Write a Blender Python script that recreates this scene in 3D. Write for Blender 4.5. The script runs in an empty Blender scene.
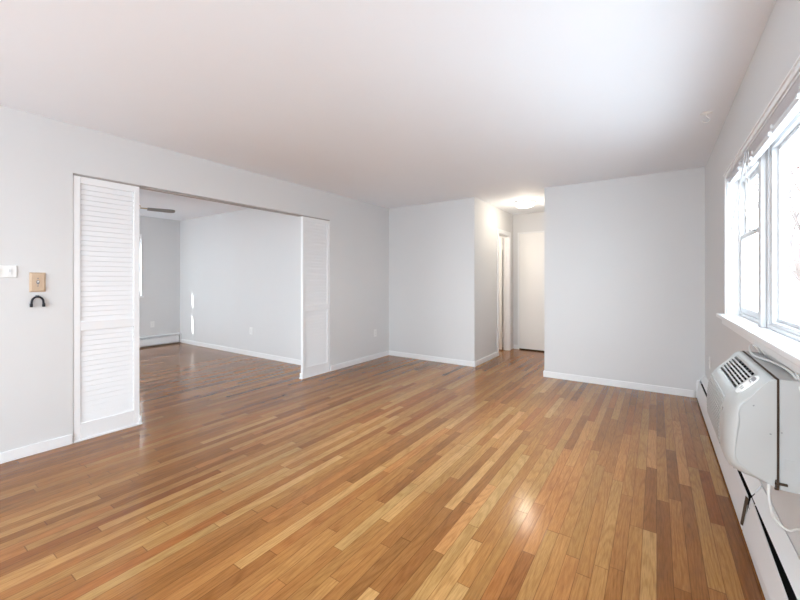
import bpy, bmesh, math, random
from mathutils import Vector, Matrix
random.seed(4)
S = bpy.context.scene
C = bpy.data.collections.new('room'); S.collection.children.link(C)
R = math.radians

# ---------------------------------------------------------------- camera, sky, lights, exposure
cam_d = bpy.data.cameras.new('camera'); cam = bpy.data.objects.new('camera', cam_d); C.objects.link(cam)
cam.location = (0, 0, 1.25); cam.rotation_euler = (R(90), 0, R(34.33))
cam_d.sensor_width = 36; cam_d.lens = 36 * 376 / 800; cam_d.shift_y = -20 / 800; cam_d.clip_start = .02
S.camera = cam
S.view_settings.view_transform = 'Standard'; S.view_settings.look = 'None'
S.view_settings.gamma = 1; S.view_settings.use_curve_mapping = False
S.view_settings.exposure = 1.05
S.cycles.max_bounces = 14; S.cycles.diffuse_bounces = 10; S.cycles.glossy_bounces = 5
S.cycles.transparent_max_bounces = 12
S.cycles.sample_clamp_indirect = 8; S.cycles.use_denoising = True
S.cycles.caustics_reflective = False; S.cycles.caustics_refractive = False

W = bpy.data.worlds.new('sky'); S.world = W; W.use_nodes = True
wn = W.node_tree.nodes; wl = W.node_tree.links
bg = wn['Background']; bg.inputs['Strength'].default_value = 9.5
tc = wn.new('ShaderNodeTexCoord'); sx = wn.new('ShaderNodeSeparateXYZ'); cr = wn.new('ShaderNodeValToRGB')
mr_ = wn.new('ShaderNodeMapRange'); mr_.inputs[1].default_value = -1; mr_.inputs[2].default_value = 1
wl.new(tc.outputs['Generated'], sx.inputs[0]); wl.new(sx.outputs['Z'], mr_.inputs[0]); wl.new(mr_.outputs[0], cr.inputs[0]); wl.new(cr.outputs[0], bg.inputs[0])
# the sky is brightest on the sun's side and dimmer opposite to it
dt = wn.new('ShaderNodeVectorMath'); dt.operation = 'DOT_PRODUCT'; dt.inputs[1].default_value = (-.48, -.73, .48)
gm = wn.new('ShaderNodeMapRange'); gm.interpolation_type = 'SMOOTHSTEP'
gm.inputs[1].default_value = -.75; gm.inputs[2].default_value = .75; gm.inputs[3].default_value = 5.6; gm.inputs[4].default_value = 7.6
wl.new(tc.outputs['Generated'], dt.inputs[0]); wl.new(dt.outputs['Value'], gm.inputs[0]); wl.new(gm.outputs[0], bg.inputs['Strength'])
# pale snowy ground below the horizon, bright haze at it, white-blue sky above
cr.color_ramp.elements[0].position = 0.0; cr.color_ramp.elements[0].color = (.55, .62, .70, 1)
cr.color_ramp.elements[1].position = 1.0; cr.color_ramp.elements[1].color = (.78, .88, .98, 1)
for p_, c_ in ((.47, (.60, .655, .72, 1)), (.51, (.87, .93, 1.0, 1))):
    e_ = cr.color_ramp.elements.new(p_); e_.color = c_

sun_d = bpy.data.lights.new('sun', 'SUN'); sun_d.energy = 9; sun_d.angle = R(.5); sun_d.color = (1, .97, .93)
sun = bpy.data.objects.new('sun', sun_d); C.objects.link(sun)
sun.rotation_euler = Vector((.448, .69, -.737)).to_track_quat('-Z', 'Y').to_euler()

def portal(name, loc, rot, sx_, sy_):          # sampling guides in the window openings, they emit nothing
    d = bpy.data.lights.new(name, 'AREA'); d.shape = 'RECTANGLE'; d.size = sx_; d.size_y = sy_
    d.cycles.is_portal = True
    o = bpy.data.objects.new(name, d); C.objects.link(o); o.location = loc; o.rotation_euler = rot
portal('portal_window', (.56, 2.35, 1.5), (0, R(90), 0), 1.0, 2.5)
portal('portal_window_dining', (-6.2, -.42, 1.25), (R(90), 0, 0), 2.25, 2.0)
portal('portal_window_far', (-8.0, 2.35, 1.5), (0, R(-90), 0), 1.2, 1.6)
portal('portal_window_rear', (-1.70, -2.52, 1.25), (R(90), 0, 0), 2.75, 2.0)

# ---------------------------------------------------------------- materials
def nodes(m): m.use_nodes = True; return m.node_tree.nodes, m.node_tree.links
def mat(name, col, rough=.5, spec=.5, metal=0, bump=0, bscale=200, coat=0, var=0):
    m = bpy.data.materials.new(name); n, l = nodes(m); b = n['Principled BSDF']
    b.inputs['Base Color'].default_value = (*col, 1); b.inputs['Roughness'].default_value = rough
    b.inputs['Specular IOR Level'].default_value = spec; b.inputs['Metallic'].default_value = metal
    b.inputs['Coat Weight'].default_value = coat
    t = n.new('ShaderNodeTexCoord'); z = n.new('ShaderNodeTexNoise'); z.inputs['Scale'].default_value = bscale
    l.new(t.outputs['Object'], z.inputs['Vector'])
    if bump:
        bp = n.new('ShaderNodeBump'); bp.inputs['Strength'].default_value = bump; bp.inputs['Distance'].default_value = .002
        l.new(z.outputs[0], bp.inputs['Height']); l.new(bp.outputs[0], b.inputs['Normal'])
    v = n.new('ShaderNodeTexNoise'); v.inputs['Scale'].default_value = 3; l.new(t.outputs['Object'], v.inputs['Vector'])
    mr = n.new('ShaderNodeMapRange'); mr.inputs[3].default_value = 1 - var; mr.inputs[4].default_value = 1 + var
    l.new(v.outputs[0], mr.inputs[0])
    mx = n.new('ShaderNodeVectorMath'); mx.operation = 'SCALE'; mx.inputs[0].default_value = col
    l.new(mr.outputs[0], mx.inputs['Scale']); l.new(mx.outputs[0], b.inputs['Base Color'])
    return m
M = {}
M['wall'] = mat('grey_wall_paint', (.655, .655, .655), .6, .3, bump=.12, bscale=350, var=.01)
M['ceiling'] = mat('white_ceiling_paint', (.84, .87, .91), .7, .2, bump=.1, bscale=250, var=.01)
M['trim'] = mat('white_trim_paint', (.79, .795, .80), .35, .4, var=.01)
M['louver'] = mat('white_louver_paint', (.79, .795, .805), .45, .35, var=.01)
M['door'] = mat('off_white_door_paint', (.80, .79, .77), .4, .4, var=.01)
M['vinyl'] = mat('white_vinyl', (.64, .65, .66), .35, .4)
M['plastic'] = mat('white_plastic', (.80, .80, .79), .35, .5)
M['acplastic'] = mat('aged_white_plastic', (.46, .465, .455), .38, .45, var=.03)
M['acmetal'] = mat('aged_white_enamel', (.47, .475, .47), .45, .4, var=.04)
M['heater'] = mat('white_enamelled_steel', (.78, .79, .80), .35, .5)
M['dark'] = mat('dark_cavity', (.012, .012, .012), .8, .1)
M['rust'] = mat('rusty_seal', (.07, .045, .03), .8, .2, bump=.5, bscale=80, var=.3)
M['black'] = mat('black_rubber', (.01, .012, .02), .5, .4)
M['brass'] = mat('aged_brass', (.45, .33, .17), .3, .5, metal=.8)
M['chrome'] = mat('brushed_metal', (.55, .55, .55), .35, .5, metal=.9)
M['blade'] = mat('grey_fan_blade', (.26, .255, .25), .5, .3)
M['track'] = mat('brown_track', (.42, .39, .37), .5, .3)
M['grey'] = mat('grey_plastic', (.22, .22, .23), .4, .4)
M['slot'] = mat('outlet_slot_grey', (.30, .30, .30), .5, .3)
M['cord'] = mat('off_white_cord', (.74, .74, .72), .45, .4)
M['slat'] = mat('grey_aluminium_slat', (.75, .75, .77), .4, .5)
M['shade'] = mat('white_shade_cloth', (.8, .8, .78), .8, .2)
M['bark'] = mat('grey_brown_bark', (.11, .09, .085), .9, .1, bump=.4, bscale=20, var=.2)
M['leaf'] = mat('reddish_brown_leaf', (.15, .085, .075), .8, .1, var=.3)
M['grass'] = mat('pale_concrete', (.60, .61, .63), .95, .05, var=.06)

# wood of the small cover plate
m = mat('light_oak', (.60, .40, .24), .5, .3); M['oak'] = m; n, l = nodes(m)
t = n.new('ShaderNodeTexCoord'); mp = n.new('ShaderNodeMapping'); mp.inputs['Scale'].default_value = (40, 260, 12)
z = n.new('ShaderNodeTexNoise'); r = n.new('ShaderNodeValToRGB')
r.color_ramp.elements[0].color = (.46, .33, .22, 1); r.color_ramp.elements[1].color = (.64, .49, .36, 1)
l.new(t.outputs['Object'], mp.inputs[0]); l.new(mp.outputs[0], z.inputs['Vector']); l.new(z.outputs[0], r.inputs[0])
l.new(r.outputs[0], n['Principled BSDF'].inputs['Base Color'])

# glass: clear pane with a Fresnel reflection
m = bpy.data.materials.new('window_glass'); M['glass'] = m; n, l = nodes(m); n.remove(n['Principled BSDF'])
tr = n.new('ShaderNodeBsdfTransparent'); gl = n.new('ShaderNodeBsdfGlossy'); gl.inputs['Roughness'].default_value = .02
tr.inputs[0].default_value = (.95, .97, .97, 1)
lw = n.new('ShaderNodeLayerWeight'); lw.inputs[0].default_value = .5
pw = n.new('ShaderNodeMath'); pw.operation = 'POWER'; pw.inputs[1].default_value = 5; l.new(lw.outputs['Facing'], pw.inputs[0])
fr = n.new('ShaderNodeMath'); fr.operation = 'MULTIPLY_ADD'; fr.inputs[1].default_value = .6; fr.inputs[2].default_value = .03
l.new(pw.outputs[0], fr.inputs[0]); ms = n.new('ShaderNodeMixShader')
l.new(fr.outputs[0], ms.inputs[0]); l.new(tr.outputs[0], ms.inputs[1]); l.new(gl.outputs[0], ms.inputs[2])
l.new(ms.outputs[0], n['Material Output'].inputs['Surface'])

# lit diffuser of the hall lamp
m = bpy.data.materials.new('lit_diffuser'); M['lit'] = m; n, l = nodes(m); b = n['Principled BSDF']
b.inputs['Base Color'].default_value = (.9, .88, .84, 1)
b.inputs['Emission Color'].default_value = (1, .93, .83, 1); b.inputs['Emission Strength'].default_value = 4

# strip oak floor, boards along Y
def floor_mat():
    m = bpy.data.materials.new('oak_strip_floor'); n, l = nodes(m); b = n['Principled BSDF']
    def math_(op, a, b_=None, c_=None):
        x = n.new('ShaderNodeMath'); x.operation = op
        for i, v in enumerate((a, b_, c_)):
            if v is None: continue
            if isinstance(v, (int, float)): x.inputs[i].default_value = v
            else: l.new(v, x.inputs[i])
        return x.outputs[0]
    def comb(x, y, z=0.0):
        q = n.new('ShaderNodeCombineXYZ')
        for i, v in enumerate((x, y, z)):
            if isinstance(v, (int, float)): q.inputs[i].default_value = v
            else: l.new(v, q.inputs[i])
        return q.outputs[0]
    def noise(vec, scale, detail=2, rough=.5, dist=0):
        q = n.new('ShaderNodeTexNoise'); q.inputs['Scale'].default_value = scale; q.inputs['Detail'].default_value = detail
        q.inputs['Roughness'].default_value = rough; q.inputs['Distortion'].default_value = dist
        l.new(vec, q.inputs['Vector']); return q.outputs[0]
    def ramp(f, stops):
        q = n.new('ShaderNodeValToRGB'); e = q.color_ramp.elements
        while len(e) < len(stops): e.new(.5)
        for k, (p, c) in enumerate(stops): e[k].position = p; e[k].color = (*c, 1)
        l.new(f, q.inputs[0]); return q.outputs[0]
    def mix(mode, f, a, c):
        q = n.new('ShaderNodeMix'); q.data_type = 'RGBA'; q.blend_type = mode
        if isinstance(f, (int, float)): q.inputs[0].default_value = f
        else: l.new(f, q.inputs[0])
        for i, v in ((6, a), (7, c)):
            if isinstance(v, tuple): q.inputs[i].default_value = (*v, 1)
            else: l.new(v, q.inputs[i])
        return q.outputs[2]
    tc = n.new('ShaderNodeTexCoord'); sp = n.new('ShaderNodeSeparateXYZ'); l.new(tc.outputs['Object'], sp.inputs[0])
    X, Y = sp.outputs['X'], sp.outputs['Y']
    xs = math_('DIVIDE', X, .057); row = math_('FLOOR', xs); fx = math_('FRACT', xs)
    wr = n.new('ShaderNodeTexWhiteNoise'); wr.noise_dimensions = '1D'; l.new(row, wr.inputs['W'])
    length = math_('MULTIPLY_ADD', wr.outputs['Value'], .7, .65)
    ys = math_('ADD', math_('DIVIDE', Y, length), math_('MULTIPLY', wr.outputs['Value'], 37.0))
    colm = math_('FLOOR', ys); fy = math_('FRACT', ys)
    wp = n.new('ShaderNodeTexWhiteNoise'); wp.noise_dimensions = '2D'; l.new(comb(row, colm), wp.inputs['Vector'])
    pv = wp.outputs['Value']
    base = ramp(pv, [(0, (.19, .068, .016)), (.2, (.24, .092, .022)), (.5, (.28, .116, .030)), (.85, (.32, .145, .041)), (1, (.37, .185, .060))])
    wh = n.new('ShaderNodeTexWhiteNoise'); wh.noise_dimensions = '2D'; l.new(comb(colm, row), wh.inputs['Vector'])
    base = mix('MULTIPLY', 1.0, base, ramp(wh.outputs['Value'], [(0, (1.04, .90, .88)), (.3, (1, 1, 1)), (.7, (1, 1, 1)), (1, (.92, .98, 1.0))]))
    gv = comb(math_('MULTIPLY', X, 1.0), math_('MULTIPLY', Y, .06), math_('MULTIPLY', pv, 40.0))
    g1 = noise(gv, 230, 3, .6)
    gv2 = comb(X, math_('MULTIPLY', Y, .09), math_('MULTIPLY', pv, 23.0))
    rings = math_('MULTIPLY_ADD', math_('SINE', math_('MULTIPLY', noise(gv2, 9, 1, .4), 95.0)), .5, .5)
    g1r = ramp(g1, [(.25, (.74, .70, .66)), (.7, (1.12, 1.12, 1.12))])
    g2r = ramp(rings, [(0, (.86, .82, .78)), (.4, (1.02, 1.02, 1.02)), (1, (1.05, 1.05, 1.05))])
    c = mix('MULTIPLY', 1.0, base, g1r); c = mix('MULTIPLY', .8, c, g2r)
    big = noise(comb(X, math_('MULTIPLY', Y, .6)), 1.1, 3)
    c = mix('MULTIPLY', 1.0, c, ramp(big, [(.3, (.86, .84, .82)), (.7, (1.10, 1.10, 1.08))]))
    # worn, paler middle of the floor; also paints in the light falling off leftward
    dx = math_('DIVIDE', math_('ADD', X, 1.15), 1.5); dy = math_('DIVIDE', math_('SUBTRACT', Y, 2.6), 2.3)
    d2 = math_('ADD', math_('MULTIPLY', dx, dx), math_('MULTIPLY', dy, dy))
    wear_and_light = math_('MULTIPLY', math_('POWER', 2.718, math_('MULTIPLY', d2, -1.0)), math_('MULTIPLY_ADD', noise(comb(X, Y), 3.0, 3), .8, .5))
    c = mix('MIX', math_('MULTIPLY', wear_and_light, .80), c, mix('MULTIPLY', 1.0, c, (2.05, 2.50, 3.1)))
    # seams
    ex = math_('MINIMUM', fx, math_('SUBTRACT', 1.0, fx)); ey = math_('MULTIPLY', math_('MINIMUM', fy, math_('SUBTRACT', 1.0, fy)), 12.0)
    e = math_('MINIMUM', ex, ey)
    seam = n.new('ShaderNodeMapRange'); seam.inputs[1].default_value = 0; seam.inputs[2].default_value = .035
    l.new(e, seam.inputs[0])
    c = mix('MIX', seam.outputs[0], mix('MULTIPLY', 1.0, c, (.42, .36, .32)), c)
    l.new(c, b.inputs['Base Color'])
    rg = n.new('ShaderNodeMapRange'); rg.inputs[3].default_value = .11; rg.inputs[4].default_value = .21
    l.new(noise(comb(X, Y), 2.4, 4), rg.inputs[0]); l.new(rg.outputs[0], b.inputs['Roughness'])
    b.inputs['Specular IOR Level'].default_value = .33
    bp = n.new('ShaderNodeBump'); bp.inputs['Strength'].default_value = .15; bp.inputs['Distance'].default_value = .0008
    h = math_('ADD', seam.outputs[0], math_('MULTIPLY', g1, .15))
    l.new(h, bp.inputs['Height']); l.new(bp.outputs[0], b.inputs['Normal'])
    return m
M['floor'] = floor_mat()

# ---------------------------------------------------------------- mesh helpers
class MB:
    def __init__(s): s.b = bmesh.new()
    def box(s, x0, x1, y0, y1, z0, z1, mtx=None):
        v = [s.b.verts.new(p) for p in ((x0,y0,z0),(x1,y0,z0),(x1,y1,z0),(x0,y1,z0),(x0,y0,z1),(x1,y0,z1),(x1,y1,z1),(x0,y1,z1))]
        if mtx:
            for q in v: q.co = mtx @ q.co
        for f in ((3,2,1,0),(4,5,6,7),(0,1,5,4),(1,2,6,5),(2,3,7,6),(3,0,4,7)): s.b.faces.new([v[i] for i in f])
        return s
    def prism(s, prof, a, b_, axis='y'):            # closed profile of (u,v); y: (x,z) swept in y, x: (y,z) swept in x
        def P(u, v, t): return {'y': (u, t, v), 'x': (t, u, v), 'z': (u, v, t)}[axis]
        A = [s.b.verts.new(P(u, v, a)) for u, v in prof]; B = [s.b.verts.new(P(u, v, b_)) for u, v in prof]
        k = len(prof)
        for i in range(k): s.b.faces.new((A[i], A[(i+1) % k], B[(i+1) % k], B[i]))
        s.b.faces.new(A[::-1]); s.b.faces.new(B); return s
    def cyl(s, p0, p1, r0, r1=None, n=16):
        r1 = r0 if r1 is None else r1; p0, p1 = Vector(p0), Vector(p1); d = p1 - p0
        q = d.to_track_quat('Z', 'Y').to_matrix()
        A, B = [], []
        for i in range(n):
            o = q @ Vector((math.cos(i*2*math.pi/n), math.sin(i*2*math.pi/n), 0))
            A.append(s.b.verts.new(p0 + o*r0)); B.append(s.b.verts.new(p1 + o*r1))
        for i in range(n): s.b.faces.new((A[i], A[(i+1) % n], B[(i+1) % n], B[i]))
        s.b.faces.new(A[::-1]); s.b.faces.new(B); return s
    def lathe(s, prof, c, n=32):                    # (r, z) turned round the vertical through c
        rings = []
        for r_, z_ in prof:
            rings.append([s.b.verts.new((c[0]+r_*math.cos(i*2*math.pi/n), c[1]+r_*math.sin(i*2*math.pi/n), c[2]+z_)) for i in range(n)])
        for a, b_ in zip(rings, rings[1:]):
            for i in range(n): s.b.faces.new((a[i], a[(i+1) % n], b_[(i+1) % n], b_[i]))
        s.b.faces.new(rings[0][::-1]); s.b.faces.new(rings[-1]); return s
    def tube(s, pts, r, n=8, sm=6):
        P = [Vector(p) for p in pts]; Q = []
        for i in range(len(P)-1):                   # Catmull-Rom
            a, b_, c, d = P[max(i-1,0)], P[i], P[i+1], P[min(i+2,len(P)-1)]
            for k in range(sm):
                t = k/sm
                Q.append(.5*((2*b_)+(c-a)*t+(2*a-5*b_+4*c-d)*t*t+(3*b_-a-3*c+d)*t**3))
        Q.append(P[-1]); rings = []
        u = None
        for i, p in enumerate(Q):
            tg = (Q[min(i+1,len(Q)-1)] - Q[max(i-1,0)]).normalized()
            if u is None: u = tg.orthogonal().normalized()
            u = (u - tg*u.dot(tg)).normalized(); w = tg.cross(u)
            rings.append([s.b.verts.new(p + (u*math.cos(j*2*math.pi/n) + w*math.sin(j*2*math.pi/n))*r) for j in range(n)])
        for a, b_ in zip(rings, rings[1:]):
            for i in range(n): s.b.faces.new((a[i], a[(i+1) % n], b_[(i+1) % n], b_[i]))
        s.b.faces.new(rings[0][::-1]); s.b.faces.new(rings[-1]); return s
    def build(s, name, m, parent=None, bevel=0, smooth=False, **k):
        bmesh.ops.recalc_face_normals(s.b, faces=s.b.faces)
        me = bpy.data.meshes.new(name); s.b.to_mesh(me); s.b.free()
        me.materials.append(M[m] if isinstance(m, str) else m)
        o = bpy.data.objects.new(name, me); C.objects.link(o)
        if parent:
            o.parent = parent; o.matrix_parent_inverse = Matrix.Translation(parent.location).inverted()
        if smooth:
            for p in me.polygons: p.use_smooth = True
            bpy.context.view_layer.update()
        if bevel:
            md = o.modifiers.new('bevel', 'BEVEL'); md.width = bevel; md.segments = 2; md.limit_method = 'ANGLE'
        for kk, v in k.items(): o[kk] = v
        return o
def empty(name, loc, label=None, cat=None, group=None, kind=None):
    o = bpy.data.objects.new(name, None); C.objects.link(o); o.location = loc; o.empty_display_size = .05
    if label: o['label'] = label
    if cat: o['category'] = cat
    if group: o['group'] = group
    if kind: o['kind'] = kind
    return o
ST = dict(kind='structure')

# ---------------------------------------------------------------- the setting
H = 2.44
def room():
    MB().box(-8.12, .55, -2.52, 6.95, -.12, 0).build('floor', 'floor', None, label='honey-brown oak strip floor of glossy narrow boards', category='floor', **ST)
    MB().box(-8.12, .55, -2.52, 6.95, H, H+.12).build('ceiling', 'ceiling', None, label='plain white painted ceiling over all the rooms', category='ceiling', **ST)
    (MB().box(-3.80, -3.69, -2.4, .965, 0, H).box(-3.80, -3.69, .965, 3.707, 2.07, H).box(-3.80, -3.69, 3.707, 6.83, 0, H)
        ).build('wall_left', 'wall', label='long pale grey wall on the left with a wide opening', category='wall', **ST)
    MB().box(-3.69, -2.165, 5.07, 5.17, 0, H).build('wall_back', 'wall', label='short pale grey wall between left wall and hallway', category='wall', **ST)
    (MB().box(-2.265, -2.165, 5.17, 6.05, 0, H).box(-2.265, -2.165, 6.05, 6.60, 2.03, H).box(-2.265, -2.165, 6.60, 6.83, 0, H)
        ).build('wall_hall_left', 'wall', label='left hallway wall with a narrow open doorway', category='wall', **ST)
    MB().box(-3.80, .5, 6.83, 6.94, 0, H).build('wall_hall_end', 'wall', label='wall at the end of the hallway behind the closed door', category='wall', **ST)
    MB().box(-1.20, .42, 5.07, 5.17, 0, H).box(-1.20, -1.10, 5.17, 6.83, 0, H).build('wall_partition', 'wall', label='grey partition wall right of the hallway', category='wall', **ST)
    # right wall with the window opening y .40..3.58, z 1.0..1.97
    (MB().box(.42, .54, -2.4, 1.12, 0, H).box(.42, .54, 3.58, 5.17, 0, H).box(.42, .54, 1.12, 3.58, 0, .98).box(.42, .54, 1.12, 3.58, 1.97, H)
        ).build('wall_right', 'wall', label='grey right wall that holds the long window', category='wall', **ST)
    (MB().box(-3.80, -3.05, -2.5, -2.4, 0, H).box(-.35, .54, -2.5, -2.4, 0, H).box(-3.05, -.35, -2.5, -2.4, 0, .25).box(-3.05, -.35, -2.5, -2.4, 2.25, H)
        ).build('wall_front', 'wall', **ST)
    (MB().box(-8.01, -7.9, -.3, 1.60, 0, H).box(-8.01, -7.9, 3.05, 3.84, 0, H).box(-8.01, -7.9, 1.60, 3.05, 0, .95).box(-8.01, -7.9, 1.60, 3.05, 2.05, H)
        ).build('wall_dining_far', 'wall', label='far grey wall of the adjoining room with its window', category='wall', **ST)
    MB().box(-7.9, -3.80, 3.74, 3.84, 0, H).build('wall_dining_right', 'wall', label='right-hand grey wall of the adjoining room', category='wall', **ST)
    (MB().box(-8.01, -7.3, -.4, -.3, 0, H).box(-5.1, -3.80, -.4, -.3, 0, H).box(-7.3, -5.1, -.4, -.3, 0, .25).box(-7.3, -5.1, -.4, -.3, 2.25, H)
        ).build('wall_dining_near', 'wall', **ST)
room()
BH = .075
def bb(name, *boxes, label=None):
    m = MB()
    for b_ in boxes: m.box(*b_)
    return m.build(name, 'trim', None, .003, kind='structure', **({'label': label, 'category': 'baseboard'} if label else {}))
bb('baseboard_left', (-3.69, -3.678, -2.4, .960, 0, BH), label='white baseboard along the near part of the left wall')
bb('baseboard_left', (-3.69, -3.678, 3.712, 5.07, 0, BH), label='white baseboard right of the far louvered panel')
bb('baseboard_back', (-3.678, -2.153, 5.058, 5.07, 0, BH), label='white baseboard of the short back wall')
bb('baseboard_hall_left', (-2.165, -2.153, 5.07, 5.985, 0, BH), label='white baseboard along the hallway left wall')
bb('baseboard_hall_end', (-2.15, -2.075, 6.818, 6.83, 0, BH), label='short white baseboard between doorway and hallway door')
bb('baseboard_partition', (-1.212, .33, 5.058, 5.07, 0, BH), (-1.212, -1.20, 5.07, 6.81, 0, BH), label='white baseboard of the partition wall')
bb('baseboard_dining_right', (-7.83, -3.81, 3.728, 3.74, 0, BH), label='white baseboard of the adjoining room right wall')

# doorway casing in hallway
(MB().box(-2.165, -2.150, 5.99, 6.05, 0, 2.095).box(-2.165, -2.150, 6.60, 6.66, 0, 2.095).box(-2.165, -2.150, 6.05, 6.60, 2.03, 2.095)
 .box(-2.265, -2.165, 6.05, 6.062, 0, 2.03).box(-2.265, -2.165, 6.588, 6.60, 0, 2.03).box(-2.265, -2.165, 6.062, 6.588, 2.018, 2.03)
 .box(-2.235, -2.20, 6.576, 6.588, 0, 2.018)
 ).build('trim_1', 'trim', None, .002, label='white casing round the narrow hallway doorway', category='door casing', **ST)
d1 = empty('door_1', (-2.30, 6.58, 0), 'white door standing open inside the narrow hallway doorway', 'door', kind='structure')
MB().box(-2.83, -2.278, 6.545, 6.580, .01, 2.01).build('slab', 'door', d1, .002)
for z in (.28, 1.84):
    MB().cyl((-2.272, 6.572, z-.045), (-2.272, 6.572, z+.045), .008).box(-2.276, -2.262, 6.574, 6.590, z-.045, z+.045).build('hinge', 'trim', d1)
d2 = empty('door_2', (-1.66, 6.82, 0), 'plain off-white flat door closed at the end of the hallway', 'door', kind='structure')
MB().box(-2.043, -1.283, 6.795, 6.828, .022, 2.075).build('slab', 'door', d2, .002)
(MB().box(-2.075, -2.047, 6.803, 6.83, 0, 2.105).box(-1.279, -1.251, 6.803, 6.83, 0, 2.105).box(-2.047, -1.279, 6.803, 6.83, 2.079, 2.105)
 ).build('frame', 'trim', d2, .002)
for z in (.22, 1.90):
    MB().cyl((-2.045, 6.79, z-.045), (-2.045, 6.79, z+.045), .007).box(-2.06, -2.028, 6.792, 6.796, z-.04, z+.04).build('hinge', 'trim', d2)
MB().box(-2.043, -1.283, 6.80, 6.828, .001, .020).build('door_gap_shade', 'dark', d2)  # black strip painting the shade in the gap under the door

# opening between the rooms: track and side linings
MB().box(-3.765, -3.715, 1.425, 3.225, 2.055, 2.068).build('trim_2', 'track', None, .001, label='thin brown folding-door track under the wide opening', category='track', **ST)

# ---------------------------------------------------------------- louvered folding panels
def louver(y0, y1, edge, label):
    t = empty('louvered_panel', (-3.71, (y0+y1)/2, 0), label, 'louvered panel')
    x0, x1 = -3.728, -3.694; sw = .042; zt = 2.055; zm0, zm1 = .855, .925; zb = .135
    f = MB().box(x0, x1, y0, y0+sw, .012, zt).box(x0, x1, y1-sw, y1, .012, zt)
    f.box(x0, x1, y0+sw, y1-sw, zt-.055, zt).box(x0, x1, y0+sw, y1-sw, zm0, zm1).box(x0, x1, y0+sw, y1-sw, .012, zb)
    f.build('frame', 'louver', t, .002)
    for a, b_ in ((zb, zm0), (zm1, zt-.055)):
        k = round((b_-a)/.040); m = MB(); p = (b_-a)/k
        for i in range(k):
            zc = a + (i+.5)*p
            m.box(-.0235, .0235, y0+sw-.002, y1-sw+.002, -.0035, .0035, Matrix.Translation((-3.711, 0, zc)) @ Matrix.Rotation(R(74), 4, 'Y'))
        m.build('louvers', 'louver', t)
    MB().box(-3.740, -3.684, y0-.002 if edge > 0 else y0-.018, y1+.018 if edge > 0 else y1+.002, 0, .014).box(-3.735, -3.684, (y1-.004) if edge > 0 else y0-.012, (y1+.012) if edge > 0 else y0+.004, .014, .07).build('floor_guide', 'trim', t, .002)
    MB().box(-3.728, -3.692, y0, y1, 2.058, 2.068).build('top_track', 'track', t)
louver(.968, 1.415, 1, 'white louvered folding panel at the near left end of the opening')
louver(3.228, 3.704, -1, 'white louvered folding panel at the far right end of the opening')

# ---------------------------------------------------------------- main window (right wall)
def window_right():
    w = empty('window_1', (.45, 2.35, 1.0), 'long white two-part window above the air conditioner', 'window', kind='structure')
    (MB().box(.408, .42, 3.58, 3.63, 1.0, 2.012).box(.408, .42, 1.07, 1.12, 1.0, 2.012).box(.408, .42, 1.12, 3.58, 1.985, 2.012)
     .box(.403, .42, 1.065, 3.635, 2.012, 2.022)).build('casing', 'trim', w, .003)
    MB().box(.42, .53, 3.568, 3.58, 1.0, 1.985).box(.42, .53, 1.12, 1.132, 1.0, 1.985).box(.42, .53, 1.132, 3.568, 1.958, 1.97).build('jamb', 'trim', w)
    MB().box(.372, .54, 1.0, 3.71, .972, 1.0).box(.400, .42, 1.05, 3.66, .925, .972).build('window_sill', 'trim', w, .005)
    for a, b_ in ((2.68, 2.80),):
        MB().box(.475, .54, a, b_, 1.0, 1.958).box(.452, .475, a+.03, b_-.03, 1.0, 1.958).build('mullion', 'vinyl', w, .004)
    def frame(m, y0, y1, z0, z1, x0, x1, s, sb=None):
        sb = sb or s
        m.box(x0, x1, y0, y0+s, z0, z1).box(x0, x1, y1-s, y1, z0, z1).box(x0, x1, y0+s, y1-s, z1-s, z1).box(x0, x1, y0+s, y1-s, z0, z0+sb)
        return m
    for y0, y1 in ((2.80, 3.568),):
        frame(MB(), y0, y1, 1.0, 1.958, .483, .54, .022).build('window_frame', 'vinyl', w, .002)
        s1 = frame(MB(), y0+.022, y1-.022, 1.53, 1.936, .514, .534, .030).build('sash', 'vinyl', w, .002)
        MB().box(.523, .526, y0+.05, y1-.05, 1.558, 1.908).build('glass', 'glass', s1)
        s2 = frame(MB(), y0+.022, y1-.022, 1.022, 1.56, .489, .511, .030, .038).box(.482, .489, y0+.25, y1-.25, 1.545, 1.558).build('sash', 'vinyl', w, .002)
        MB().box(.498, .501, y0+.05, y1-.05, 1.058, 1.532).build('glass', 'glass', s2)
        MB().box(.480, .500, (y0+y1)/2-.03, (y0+y1)/2+.03, 1.558, 1.572).build('sash_lock', 'trim', w, .003)
    s = frame(MB(), 1.132, 2.68, 1.0, 1.958, .483, .54, .038).box(.476, .49, 1.132, 2.68, 1.0, 1.02).build('window_frame', 'vinyl', w, .003)
    s = frame(MB(), 1.17, 2.642, 1.038, 1.92, .505, .53, .018).build('sash', 'vinyl', w, .003)
    MB().box(.515, .519, 1.184, 2.628, 1.052, 1.906).build('glass', 'glass', s)
window_right()

def blind(y0, y1, full, label):
    t = empty('mini_blind', (.435, (y0+y1)/2, 1.9), label, 'window blind')
    zt = 1.982
    MB().box(.412, .452, y0, y1, zt-.014, zt).build('headrail', 'vinyl', t, .002)
    k = 8 if full else 3
    m = MB()
    for i in range(k):
        z = zt - .019 - i*.0068
        m.prism([(.414, z), (.427, z+.0016), (.440, z), (.440, z-.0022), (.427, z-.0006), (.414, z-.0022)], y0+.012, y1-.012)
    m.build('slats', 'slat', t)
    zb = zt - .020 - k*.0068
    MB().box(.411, .441, y0+.01, y1-.01, zb-.026, zb).build('bottom_rail', 'vinyl', t, .004)
    L = y1-y0
    for f in ((.12, .37, .63, .88) if full else (.2, .8)):
        y = y0+f*L
        MB().box(.406, .414, y-.007, y+.007, zb-.004, zb+.014).box(.398, .411, y-.009, y+.009, zb-.030, zb-.014).build('ladder_clip', 'vinyl', t, .002)
    return t
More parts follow.
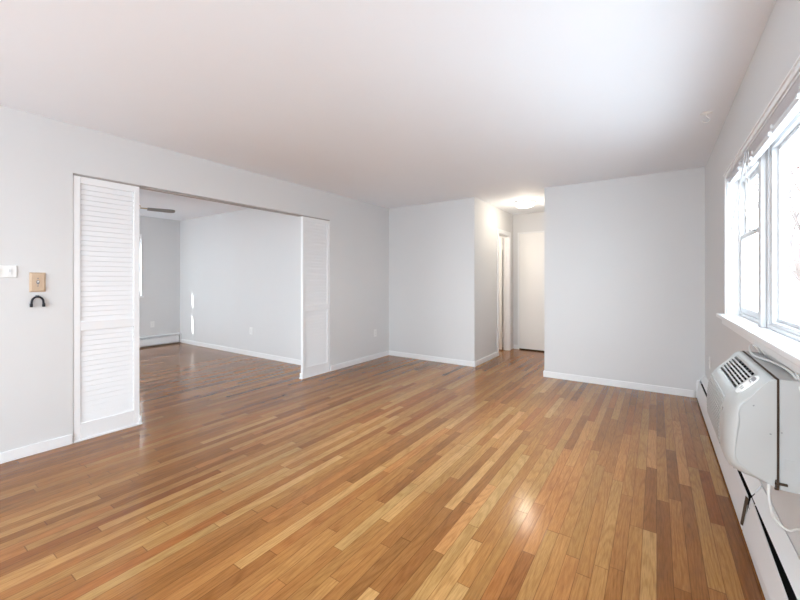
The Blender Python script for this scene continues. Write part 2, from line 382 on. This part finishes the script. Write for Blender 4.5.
b2 = blind(1.26, 2.84, True, 'raised white mini blind with stacked slats over the large window pane')
MB().cyl((.409, 2.815, 1.965), (.352, 2.850, 1.53), .0042, n=10).build('tilt_wand', 'vinyl', b2, smooth=True)
MB().tube([(.409, 2.80, 1.95), (.407, 2.80, 1.80), (.40, 2.79, 1.68), (.402, 2.76, 1.60), (.408, 2.73, 1.58), (.410, 2.72, 1.66), (.411, 2.74, 1.80), (.411, 2.745, 1.95)], .0022, 6).build('pull_cord', 'cord', b2, smooth=True)
MB().tube([(.409, 2.79, 1.95), (.405, 2.79, 1.84), (.409, 2.765, 1.74), (.403, 2.78, 1.66), (.407, 2.76, 1.625)], .0022, 6).build('pull_cord', 'cord', b2, smooth=True)
b1 = blind(2.86, 3.55, False, 'raised white mini blind over the narrow double-hung window')
MB().cyl((.409, 3.47, 1.96), (.409, 3.47, 1.56), .004, n=10).build('tilt_wand', 'vinyl', b1, smooth=True)

# other windows (far one in view, the two unseen ones added for light)
def plain_window(name, axis, c, a0, a1, z0, z1, sgn, label=None):
    w = empty(name, (c, (a0+a1)/2, z0) if axis == 'x' else ((a0+a1)/2, c, z0), label, 'window' if label else None, kind='structure')
    def bx(m, d0, d1, u0, u1, v0, v1):
        p, q = sorted((c+sgn*d0, c+sgn*d1))
        return m.box(p, q, u0, u1, v0, v1) if axis == 'x' else m.box(u0, u1, p, q, v0, v1)
    m = MB()                                        # d < 0 is inside the room
    for u0, u1, v0, v1 in ((a0-.05, a0, z0, z1+.05), (a1, a1+.010 if name == 'window_2' else a1+.05, z0, z1+.05), (a0, a1, z1, z1+.05)): bx(m, -.014, 0, u0, u1, v0, v1)
    m.build('casing', 'trim', w, .002)
    m = MB(); bx(m, -.05, .1, a0-.07, a1+.03, z0-.025, z0); m.build('window_sill', 'trim', w, .003)
    m = MB(); s = .028
    for u0, u1, v0, v1 in ((a0, a0+s, z0, z1), (a1-s*.5, a1, z0, z1), (a0+s, a1-s*.5, z1-(.12 if name == 'window_2' else s), z1), (a0+s, a1-s*.5, z0, z0+(.10 if name == 'window_2' else s))): bx(m, .03, .09, u0, u1, v0, v1)  # far window's rails are thickened to shorten its sun patches
    m.build('window_frame', 'vinyl', w)
    m = MB(); zm = (z0+z1)/2+.03; bx(m, .04, .08, a0+s, a1-s*.5, zm-.07, zm+.07 if name == 'window_2' else zm-.05)
    if name != 'window_2': bx(m, .04, .08, (a0+a1)/2-.03, (a0+a1)/2+.03, z0+s, z1-s)
    sh = m.build('sash', 'vinyl', w)
    m = MB(); bx(m, .055, .059, a0+s-.004, a1-s*.5+.004, z0+s-.004, z1-s+.004); m.build('glass', 'glass', sh)
    return w
plain_window('window_2', 'x', -7.9, 1.60, 3.05, .95, 2.05, -1, 'bright window in the far wall beside the near louvered panel')
plain_window('added_window_3', 'y', -.3, -7.3, -5.1, .25, 2.25, -1)  # unseen window, added to light the adjoining room
plain_window('added_window_4', 'y', -2.4, -3.05, -.35, .25, 2.25, -1)  # unseen window behind the camera, added as fill light
# added, unseen shade over most of window 2, cuts the low sun to a strip
sh = empty('added_sun_shade', (-7.89, 2.3, 2.0), 'added white shade narrowing the sun through the far window of the adjoining room', 'added shade')
MB().cyl((-7.865, 1.56, 2.02), (-7.865, 2.970, 2.02), .02).build('roller', 'vinyl', sh, smooth=True)
MB().box(-7.885, -7.883, 1.57, 2.970, .985, 2.02).build('cloth', 'shade', sh)
MB().box(-7.888, -7.880, 1.57, 2.970, .962, .985).build('hem_bar', 'vinyl', sh)

# ---------------------------------------------------------------- air conditioner
def aircon():
    t = empty('air_conditioner', (.30, 2.18, .52), 'white through-wall air conditioner with top vents under the window', 'air conditioner')
    y0, y1 = 1.85, 2.51
    MB().box(.3585, .420, y0+.006, y1-.006, .506, .898).build('wall_sleeve', 'acmetal', t, .003)
    MB().box(.3505, .358, y0+.006, y1-.006, .512, .8985).build('seal_strip', 'rust', t)
    prof = [(.350, .897), (.330, .893), (.317, .882)]
    prof += [(.317-.059*i/4, .882-.064*i/4) for i in range(1, 5)]          # vent slope ends (.258,.818)
    prof += [(.240, .796), (.226, .770), (.217, .740), (.212, .70), (.210, .65), (.211, .60), (.216, .567), (.228, .545), (.250, .531), (.285, .522), (.350, .512)]
    cx, cz = .350, .71
    Rr = .062
    ss = [0, .0012, .004, .008, .014, .022, .032, .046, .062]
    ys = [y0+s for s in ss] + [1.90, 1.95, 2.0, 2.1, 2.2, 2.3, 2.42] + [y1-s for s in ss[::-1]]
    ys = sorted(set(round(v, 4) for v in ys))
    b = bmesh.new(); rings = []
    for y in ys:
        s = min(y-y0, y1-y)
        e = 0 if s >= Rr else Rr*.62*(1-math.sqrt(1-((Rr-s)/Rr)**2))
        ring = []
        for (x, z) in prof:
            dx, dz = x-cx, z-cz; d = math.hypot(dx, dz)
            k = max(0, 1-e/d) if d > 0 else 1
            e_w = .5 if (z > .79 and x < .332) else .72 if (z > .75 and x < .3) else 1   # fuller shoulder
            k = max(0, 1-e*e_w/d)
            wx = min(1, (cx-x)/.10)                                     # the back rim keeps its size
            k = 1-(1-k)*wx
            ring.append(b.verts.new((cx+dx*k, y, cz+dz*k)))
        rings.append(ring)
    for i in range(len(rings)-1):
        for j in range(len(prof)-1):
            if 1.999 < ys[i] and ys[i+1] < 2.421 and 2 <= j < 6: continue   # vent mouth
            b.faces.new((rings[i][j], rings[i+1][j], rings[i+1][j+1], rings[i][j+1]))
    for rg in (rings[0], rings[-1]): b.faces.new([b.verts.new(v.co) for v in rg])
    mb = MB(); mb.b.free(); mb.b = b
    cov = mb.build('front_cover', 'acplastic', t, smooth=True)
    for p in cov.data.polygons:
        if len(p.vertices) > 4: p.use_smooth = False
    md = cov.modifiers.new('solid', 'SOLIDIFY'); md.thickness = .003
    # vent: dark tray, louvers, cross bars
    ux, uz = -.059, -.064; L = math.hypot(ux, uz); ux /= L; uz /= L; nx, nz = uz, -ux   # inward normal (down/right)
    nx, nz = .7353, -.6778
    def sl(u, dpt): return (.317+ux*u+nx*dpt, .882+uz*u+nz*dpt)
    MB().prism([sl(-.004, .028), sl(L+.004, .028), sl(L+.004, .030), sl(-.004, .030)], 1.996, 2.424).build('vent_cavity', 'dark', t)
    MB().prism([sl(-.003, .001), sl(-.003, .03), sl(-.001, .03), sl(-.001, .001)], 1.997, 2.423).prism([sl(L+.001, .001), sl(L+.001, .03), sl(L+.003, .03), sl(L+.003, .001)], 1.997, 2.423)\
        .prism([sl(0, .001), sl(L, .001), sl(L, .03), sl(0, .03)], 1.997, 1.999).prism([sl(0, .001), sl(L, .001), sl(L, .03), sl(0, .03)], 2.421, 2.423).build('vent_frame', 'acplastic', t)
    for i in range(1, 6):
        u = L*i/6
        MB().prism([sl(u-.0035, -.001), sl(u+.0035, -.001), sl(u+.0055, .010), sl(u-.0005, .010)], 2.0, 2.42).build('vent_louver', 'acplastic', t)
    for y in [2.0+.42*k/8 for k in range(1, 8)]: MB().prism([sl(0, .012), sl(L, .012), sl(L, .017), sl(0, .017)], y-.0018, y+.0018).build('vent_crossbar', 'slot', t)
    # control panel: raised oval on the slope, display and buttons
    def oval(cy, cu, ry, ru, d0, d1, n_=24):
        bm = MB(); A, B = [], []
        for i in range(n_):
            a = i*2*math.pi/n_; ca = math.copysign(abs(math.cos(a))**.7, math.cos(a)); sa = math.copysign(abs(math.sin(a))**.7, math.sin(a))
            y = cy+ry*ca; p = sl(cu+ru*sa, d0); q = sl(cu+ru*sa, d1)
            A.append(bm.b.verts.new((p[0], y, p[1]))); B.append(bm.b.verts.new((q[0], y, q[1])))
        for i in range(n_): bm.b.faces.new((A[i], A[(i+1) % n_], B[(i+1) % n_], B[i]))
        bm.b.faces.new(A[::-1]); bm.b.faces.new(B); return bm
    cp = oval(1.940, L*.52, .036, .047, -.003, .006).build('control_panel', 'plastic', t, .001)
    oval(1.940, L*.22, .024, .013, -.0042, .002).build('display', 'grey', cp)
    for k in range(3): oval(1.918+.022*k, L*.30, .0045, .0035, -.0055, .002, 10).build('button', 'plastic', cp)
    for k in range(2): oval(1.928+.024*k, L*.75, .007, .007, -.0045, .002, 12).build('button', 'acplastic', cp)
    # ribbed intake grille on the front
    m = MB(); g = MB(); zz = .775
    while zz > .590:
        # follow the profile
        for (xa, za), (xb, zb) in zip(prof, prof[1:]):
            if zb <= zz <= za and za > zb and xa < .30:
                x = xa+(xb-xa)*(za-zz)/(za-zb); break
        m.box(x-.0025, x+.001, 2.0, 2.44, zz-.0036, zz+.0036); g.box(x-.0006, x+.001, 2.0, 2.44, zz-.0104, zz-.0036); zz -= .0140
    gr = m.build('front_grille', 'acplastic', t); g.build('grille_gap_shade', 'grey', gr)  # grey backing strips paint the shade between the ribs
    MB().box(.2155, .222, 1.955, 1.968, .732, .744).build('badge', 'slot', t, .001)
    # side panel marks: screws, latch, label plates
    for (x, z) in ((.290, .795), (.334, .702)):
        MB().cyl((x, y0-.003, z), (x, y0+.006, z), .003, n=10).build('screw', 'grey', t)
    MB().box(.345, .378, y0-.004, y0+.004, .527, .534).box(.345, .356, y0-.003, y0+.006, .508, .545).build('latch', 'rust', t)
    MB().box(.360, .369, y0+.0045, y0+.008, .695, .725).build('rating_label', 'acplastic', t)
    MB().box(.362, .366, y0+.0035, y0+.008, .708, .713).build('label_mark', 'slot', t)
    MB().box(.372, .396, y0+.0045, y0+.008, .580, .618).build('paper_label', 'acplastic', t)
    MB().tube([(.408, 2.44, .902), (.400, 2.50, .922), (.386, 2.52, .928), (.372, 2.46, .912), (.368, 2.34, .9035), (.385, 2.26, .9035), (.400, 2.18, .906), (.405, 2.0, .914),
               (.4095, 1.90, .900), (.4115, 1.840, .860), (.412, 1.80, .78), (.412, 1.70, .66), (.413, 1.60, .56), (.414, 1.52, .50)], .0048, 10).build('power_cord', 'cord', t, smooth=True)
    MB().tube([(.410, 2.36, .902), (.411, 2.43, .93), (.409, 2.47, .935), (.409, 2.40, .915), (.411, 2.2, .925), (.412, 2.0, .935), (.412, 1.88, .905), (.4135, 1.83, .84), (.414, 1.74, .68), (.414, 1.60, .53)], .0036, 10).build('power_cord', 'cord', t, smooth=True)
    MB().tube([(.335, 1.875, .520), (.334, 1.872, .470), (.345, 1.885, .405), (.368, 1.90, .365), (.392, 1.895, .355), (.408, 1.85, .390), (.412, 1.76, .42), (.414, 1.60, .46), (.415, 1.52, .47)], .0048, 10).build('lower_cable', 'cord', t, smooth=True)  # white cable hanging in a loop below the unit
    MB().box(.245, .300, 2.04, 2.10, .495, .530).box(.26, .28, 2.05, 2.09, .475, .50).build('support_bracket', 'acmetal', t, .003)
aircon()

# ---------------------------------------------------------------- baseboard heaters
def heater(y0, y1, slot, label, caps=(True, True), slot2=None):
    slot2 = slot if slot2 is None else slot2      # slot2 = gap at the far end of a sagging front panel
    t = empty('baseboard_heater', (.39, (y0+y1)/2, 0), label, 'baseboard heater')
    MB().prism([(.414, .015), (.4195, .015), (.4195, .262), (.414, .262)], y0, y1).build('back_plate', 'heater', t)
    MB().prism([(.4195, .262), (.4155, .266), (.392, .224), (.380, .204), (.383, .202), (.395, .221), (.4195, .256)], y0, y1).build('hood', 'heater', t)
    xt = .380-slot
    def fp(q): return [(.345, .022), (.349, .018), (.354, .022), (q+.003, .186), (q+.001, .198), (q-.003, .198), (q-.004, .190), (.345, .04)]
    m = MB(); m.prism(fp(xt), y0, y1); x2 = .380-slot2
    for v in m.b.verts:
        if abs(v.co.y-y1) < 1e-4 and v.co.z > .1: v.co.x += x2-xt
    m.build('front_panel', 'heater', t)
    MB().box(.366, .405, y0+.01, y1-.01, .06, .12).build('heating_element', 'dark', t)
    MB().prism([(.366, .150), (.408, .170), (.408, .174), (.366, .154)], y0, y1).build('damper', 'dark', t)
    pc = [(.343, .012), (.4195, .012), (.4195, .268), (.414, .268), (.378, .206), (.352, .200), (.343, .18)]
    if caps[0]: MB().prism(pc, y0-.003, y0).build('end_cap', 'heater', t)
    if caps[1]: MB().prism(pc, y1, y1+.003).build('end_cap', 'heater', t)
    return t
heater(2.475, 5.02, .013, 'white baseboard heater running from the far corner to under the air conditioner', (False, True))
heater(1.0, 2.455, .045, 'white baseboard heater with open black slot in the near right corner', (True, False), .002)
br = MB().prism([(.3385, .055), (.347, .050), (.368, .188), (.358, .196)], 2.458, 2.470).build('heater_joint_bracket', 'rust', None, label='dark bracket in the gap between the two heater sections', category='bracket')
t = empty('baseboard_heater', (-7.87, 2.5, 0), 'white baseboard heater on the far wall of the adjoining room', 'baseboard heater')
MB().box(-7.899, -7.885, .6, 3.722, .012, .20).build('back_plate', 'heater', t)
MB().prism([(-7.885, .20), (-7.845, .185), (-7.845, .175), (-7.885, .188)], .6, 3.722).build('hood', 'heater', t)
MB().prism([(-7.838, .155), (-7.834, .155), (-7.830, .03), (-7.835, .03)], .6, 3.690).build('front_panel', 'heater', t)
MB().box(-7.884, -7.840, .62, 3.700, .03, .150).build('heating_element', 'dark', t)
MB().box(-7.899, -7.828, 3.708, 3.726, .01, .20).build('end_cap', 'heater', t, .002)

# ---------------------------------------------------------------- outlets and wall plates
def plate(name, loc, ang, label, cat, group=None, blank=False):
    # local frame: plate in XZ, facing -Y, then turned
    t = empty(name, loc, label, cat, group)
    t.rotation_euler = (0, 0, R(ang))
    def sub(m, nm, mt, bev=0):
        o = m.build(nm, mt, None, bev); o.parent = t; return o
    sub(MB().box(-.035, .035, -.006, 0, -.0575, .0575), 'cover_plate', 'plastic', .002)
    for z in (-.02, .02):
        o = sub(MB().box(-.016, .016, -.0085, -.004, z-.0145, z+.0145), 'socket', 'plastic', .002)
        q = MB().box(-.007, -.005, -.0092, -.008, z-.005, z+.005).box(.005, .007, -.0092, -.008, z-.005, z+.005).build('slots', 'slot', None); q.parent = o
    sub(MB().cyl((0, -.0075, 0), (0, -.004, 0), .003, n=10), 'screw', 'chrome')
    return t
# facing +X (on left wall): local -Y -> +X : rotate +90
plate('wall_outlet', (-3.69, 4.70, .41), 90, 'white wall outlet on left wall right of the far louvered panel', 'outlet')
plate('wall_outlet', (-7.9, 3.24, .41), 90, 'white wall outlet above the heater in the adjoining room', 'outlet')
plate('wall_outlet', (-5.53, 3.74, .41), 0, 'white wall outlet on the right-hand wall of the adjoining room', 'outlet')
plate('wall_outlet', (.42, 4.63, .46), -90, 'white wall outlet on window wall behind the air conditioner', 'outlet')

t = empty('switch_plate', (-3.69, .60, 1.31), 'white switch plate at left edge of the left wall', 'switch')
MB().box(-3.69, -3.682, .535, .658, 1.268, 1.352).build('cover_plate', 'plastic', t, .003)
for y in (.572, .622):
    s = MB().box(-3.683, -3.679, y-.010, y+.010, 1.285, 1.335).build('switch_frame', 'plastic', t, .001)
    MB().box(-3.680, -3.672, y-.004, y+.004, 1.304, 1.322).build('toggle', 'vinyl', s, .001)
t = empty('switch_plate', (-3.69, .765, 1.235), 'light oak switch plate with a small white toggle above the black hook', 'switch')
def wplate():
    b = bmesh.new(); y0, y1, z0, z1 = .722, .808, 1.164, 1.304
    def rect(x, i): return [b.verts.new((x, y0+i, z0+i)), b.verts.new((x, y1-i, z0+i)), b.verts.new((x, y1-i, z1-i)), b.verts.new((x, y0+i, z1-i))]
    rs = [rect(-3.69, 0), rect(-3.683, 0), rect(-3.677, .010), rect(-3.677, .012)]
    for a, c in zip(rs, rs[1:]):
        for i in range(4): b.faces.new((a[i], a[(i+1) % 4], c[(i+1) % 4], c[i]))
    b.faces.new(rs[0]); b.faces.new(rs[-1]); m = MB(); m.b.free(); m.b = b; return m
wplate().build('cover_plate', 'oak', t)
MB().prism([(.765+.009*math.cos(a*math.pi/8), 1.234+.016*math.sin(a*math.pi/8)) for a in range(16)], -3.678, -3.675, 'x').build('toggle_ring', 'grey', t)
MB().cyl((-3.677, .765, 1.236), (-3.664, .765, 1.241), .0055, .0045, n=12).build('toggle', 'plastic', t, smooth=True)
for z in (1.207, 1.262): MB().cyl((-3.678, .765, z), (-3.6755, .765, z), .004, n=12).build('screw', 'grey', t)
MB().box(-3.6775, -3.6768, .7645, .7655, 1.18, 1.222).build('groove', 'track', t)

t = empty('wall_hook', (-3.68, .76, 1.10), 'small black horseshoe-shaped hook below the oak switch plate', 'hook')
arc = [(-3.676, .796, 1.066)] + [(-3.676, .763+.031*math.cos(a), 1.090+.040*math.sin(a)) for a in [R(i*180/10) for i in range(11)]] + [(-3.676, .730, 1.066)]
MB().tube(arc, .0065, 10, 2).build('hoop', 'black', t, smooth=True)
for sgn in (-1, 1):
    MB().box(-3.688, -3.664, .763+sgn*.033-.007, .763+sgn*.033+.007, 1.056, 1.082).build('foot', 'black', t, .003)
MB().box(-3.69, -3.674, .753, .773, 1.124, 1.142).build('mounting_tab', 'grey', t, .002)

# ceiling hook
t = empty('ceiling_hook', (.29, 3.44, H), 'small white hook screwed into the ceiling near the window', 'hook')
MB().lathe([(.004, -.012), (.016, -.010), (.024, -.003), (.026, 0)], (.29, 3.44, H), 20).build('base', 'plastic', t, smooth=True)
MB().box(.258, .326, 3.425, 3.455, H-.006, H).build('base_bar', 'plastic', t, .002)
MB().tube([(.29, 3.44, H-.008), (.295, 3.44, H-.03), (.31, 3.44, H-.05), (.30, 3.44, H-.068), (.28, 3.44, H-.066), (.268, 3.44, H-.052)], .0028, 8).build('hook_wire', 'plastic', t, smooth=True)

# hallway ceiling light
t = empty('ceiling_light', (-1.66, 5.80, H), 'round lit flush ceiling lamp in the hallway', 'ceiling light')
MB().lathe([(.150, -.022), (.155, -.018), (.155, 0)], (-1.66, 5.80, H), 40).build('base', 'trim', t)
MB().lathe([(.03, -.082), (.09, -.078), (.125, -.064), (.140, -.045), (.142, -.022)], (-1.66, 5.80, H), 40).build('diffuser', 'lit', t, smooth=True)
for k in range(3):
    a = R(40+120*k); MB().cyl((-1.66+.147*math.cos(a), 5.80+.147*math.sin(a), H-.035), (-1.66+.147*math.cos(a), 5.80+.147*math.sin(a), H-.018), .005, n=8).build('clip', 'chrome', t)
ld = bpy.data.lights.new('hall_lamp_light', 'POINT'); ld.energy = 4.4; ld.color = (1, .87, .70); ld.shadow_soft_size = .10
lo = bpy.data.objects.new('hall_lamp_light', ld); C.objects.link(lo); lo.location = (-1.66, 5.80, H-.20)

t = empty('ceiling_light', (-3.0, 5.9, H), 'added unseen ceiling lamp that brightens the room behind the narrow doorway', 'ceiling light')  # unseen fixture, added along with its light to brighten the open door
MB().lathe([(.03, -.07), (.10, -.06), (.12, -.02), (.12, 0)], (-3.0, 5.9, H), 32).build('diffuser', 'lit', t, smooth=True)
MB().lathe([(.130, -.018), (.132, 0)], (-3.0, 5.9, H), 32).build('base', 'trim', t)
l2 = bpy.data.lights.new('small_room_fill_light', 'POINT'); l2.energy = 14; l2.color = (1, .86, .72); l2.shadow_soft_size = .1  # added fill light, falls on the open door slab
lo2 = bpy.data.objects.new('small_room_fill_light', l2); C.objects.link(lo2); lo2.location = (-3.0, 5.9, H-.2)

# ceiling fan in the adjoining room
fc = (-5.78, 2.105)
t = empty('ceiling_fan', (*fc, H), 'white and brass ceiling fan with grey blades in adjoining room', 'ceiling fan')
MB().lathe([(.02, -.07), (.05, -.055), (.07, -.02), (.072, 0)], (*fc, H)).build('canopy', 'trim', t, smooth=True)
MB().cyl((*fc, H-.16), (*fc, H-.06), .014).cyl((*fc, H-.165), (*fc, H-.12), .05, .03).build('downrod', 'brass', t, smooth=True)
MB().lathe([(.04, -.245), (.105, -.235), (.115, -.20), (.105, -.165), (.04, -.150)], (*fc, H)).build('motor', 'trim', t, smooth=True)
MB().lathe([(.109, -.207), (.118, -.203), (.118, -.195), (.109, -.191)], (*fc, H)).build('motor_band', 'brass', t, smooth=True)
for k in range(4):
    ang = R(72+90*k); mx = Matrix.Translation((*fc, H-.225)) @ Matrix.Rotation(ang, 4, 'Z') @ Matrix.Rotation(R(-11), 4, 'X')
    pr = [(.19, -.045), (.46, -.060), (.50, -.050), (.515, -.02), (.515, .02), (.50, .050), (.46, .060), (.19, .045)]
    m = MB().prism(pr, -.005, .005, 'z')
    for v in m.b.verts: v.co = mx @ v.co
    bl = m.build('blade', 'blade', t)
    MB().box(.09, .22, -.018, .018, .003, .007, mx).build('blade_bracket', 'brass', bl)
lk = MB().lathe([(.05, -.335), (.085, -.325), (.105, -.295), (.095, -.262), (.05, -.246)], (*fc, H)).build('light_bowl', 'plastic', t, smooth=True)

# ---------------------------------------------------------------- outside
MB().lathe([(17, -3.2), (17, -3.0)], (11, 26, 0), 64).build('ground', 'grass', None, label='pale ground round the tree outside', category='ground', **ST)
def tree(x, y, h, seed, label):
    rnd = random.Random(seed); t = empty('bare_tree', (x, y, -3), label, 'tree')
    m = MB(); tips = []
    def grow(p, d, L, r, lvl):
        q = p + d*L; m.cyl(p, q, r, r*.68, n=6 if lvl < 3 else 4)
        if lvl >= 5: tips.append((q, d)); return
        for k in range(3 if lvl < 4 else 2):
            ax = Vector((rnd.uniform(-1, 1), rnd.uniform(-1, 1), rnd.uniform(-.3, .9))).normalized()
            grow(q, (d + ax*rnd.uniform(.45, .8)).normalized(), L*rnd.uniform(.66, .84), r*.60, lvl+1)
    grow(Vector((x, y, -3)), Vector((0, 0, 1)), h*.30, h*.020, 0)
    m.build('trunk', 'bark', t)
    b = bmesh.new()
    for q, d in tips:
        for k in range(5):
            c = q + Vector((rnd.gauss(0, .22), rnd.gauss(0, .22), rnd.gauss(0, .22))); s = rnd.uniform(.035, .07)
            a = Vector((rnd.gauss(0, 1), rnd.gauss(0, 1), rnd.gauss(0, 1))).normalized(); e = a.orthogonal().normalized(); f = a.cross(e)
            b.faces.new([b.verts.new(c+e*s), b.verts.new(c+f*s*.6), b.verts.new(c-e*s), b.verts.new(c-f*s*.6)])
    mm = MB(); mm.b.free(); mm.b = b; mm.build('leaves', 'leaf', t)
tree(4.6, 16.5, 8.5, 3, 'bare tree with sparse reddish leaves outside the left edge of the large pane')
tree(9.6, 30.5, 9.5, 8, 'bare tree farther off outside the window at the right picture edge')
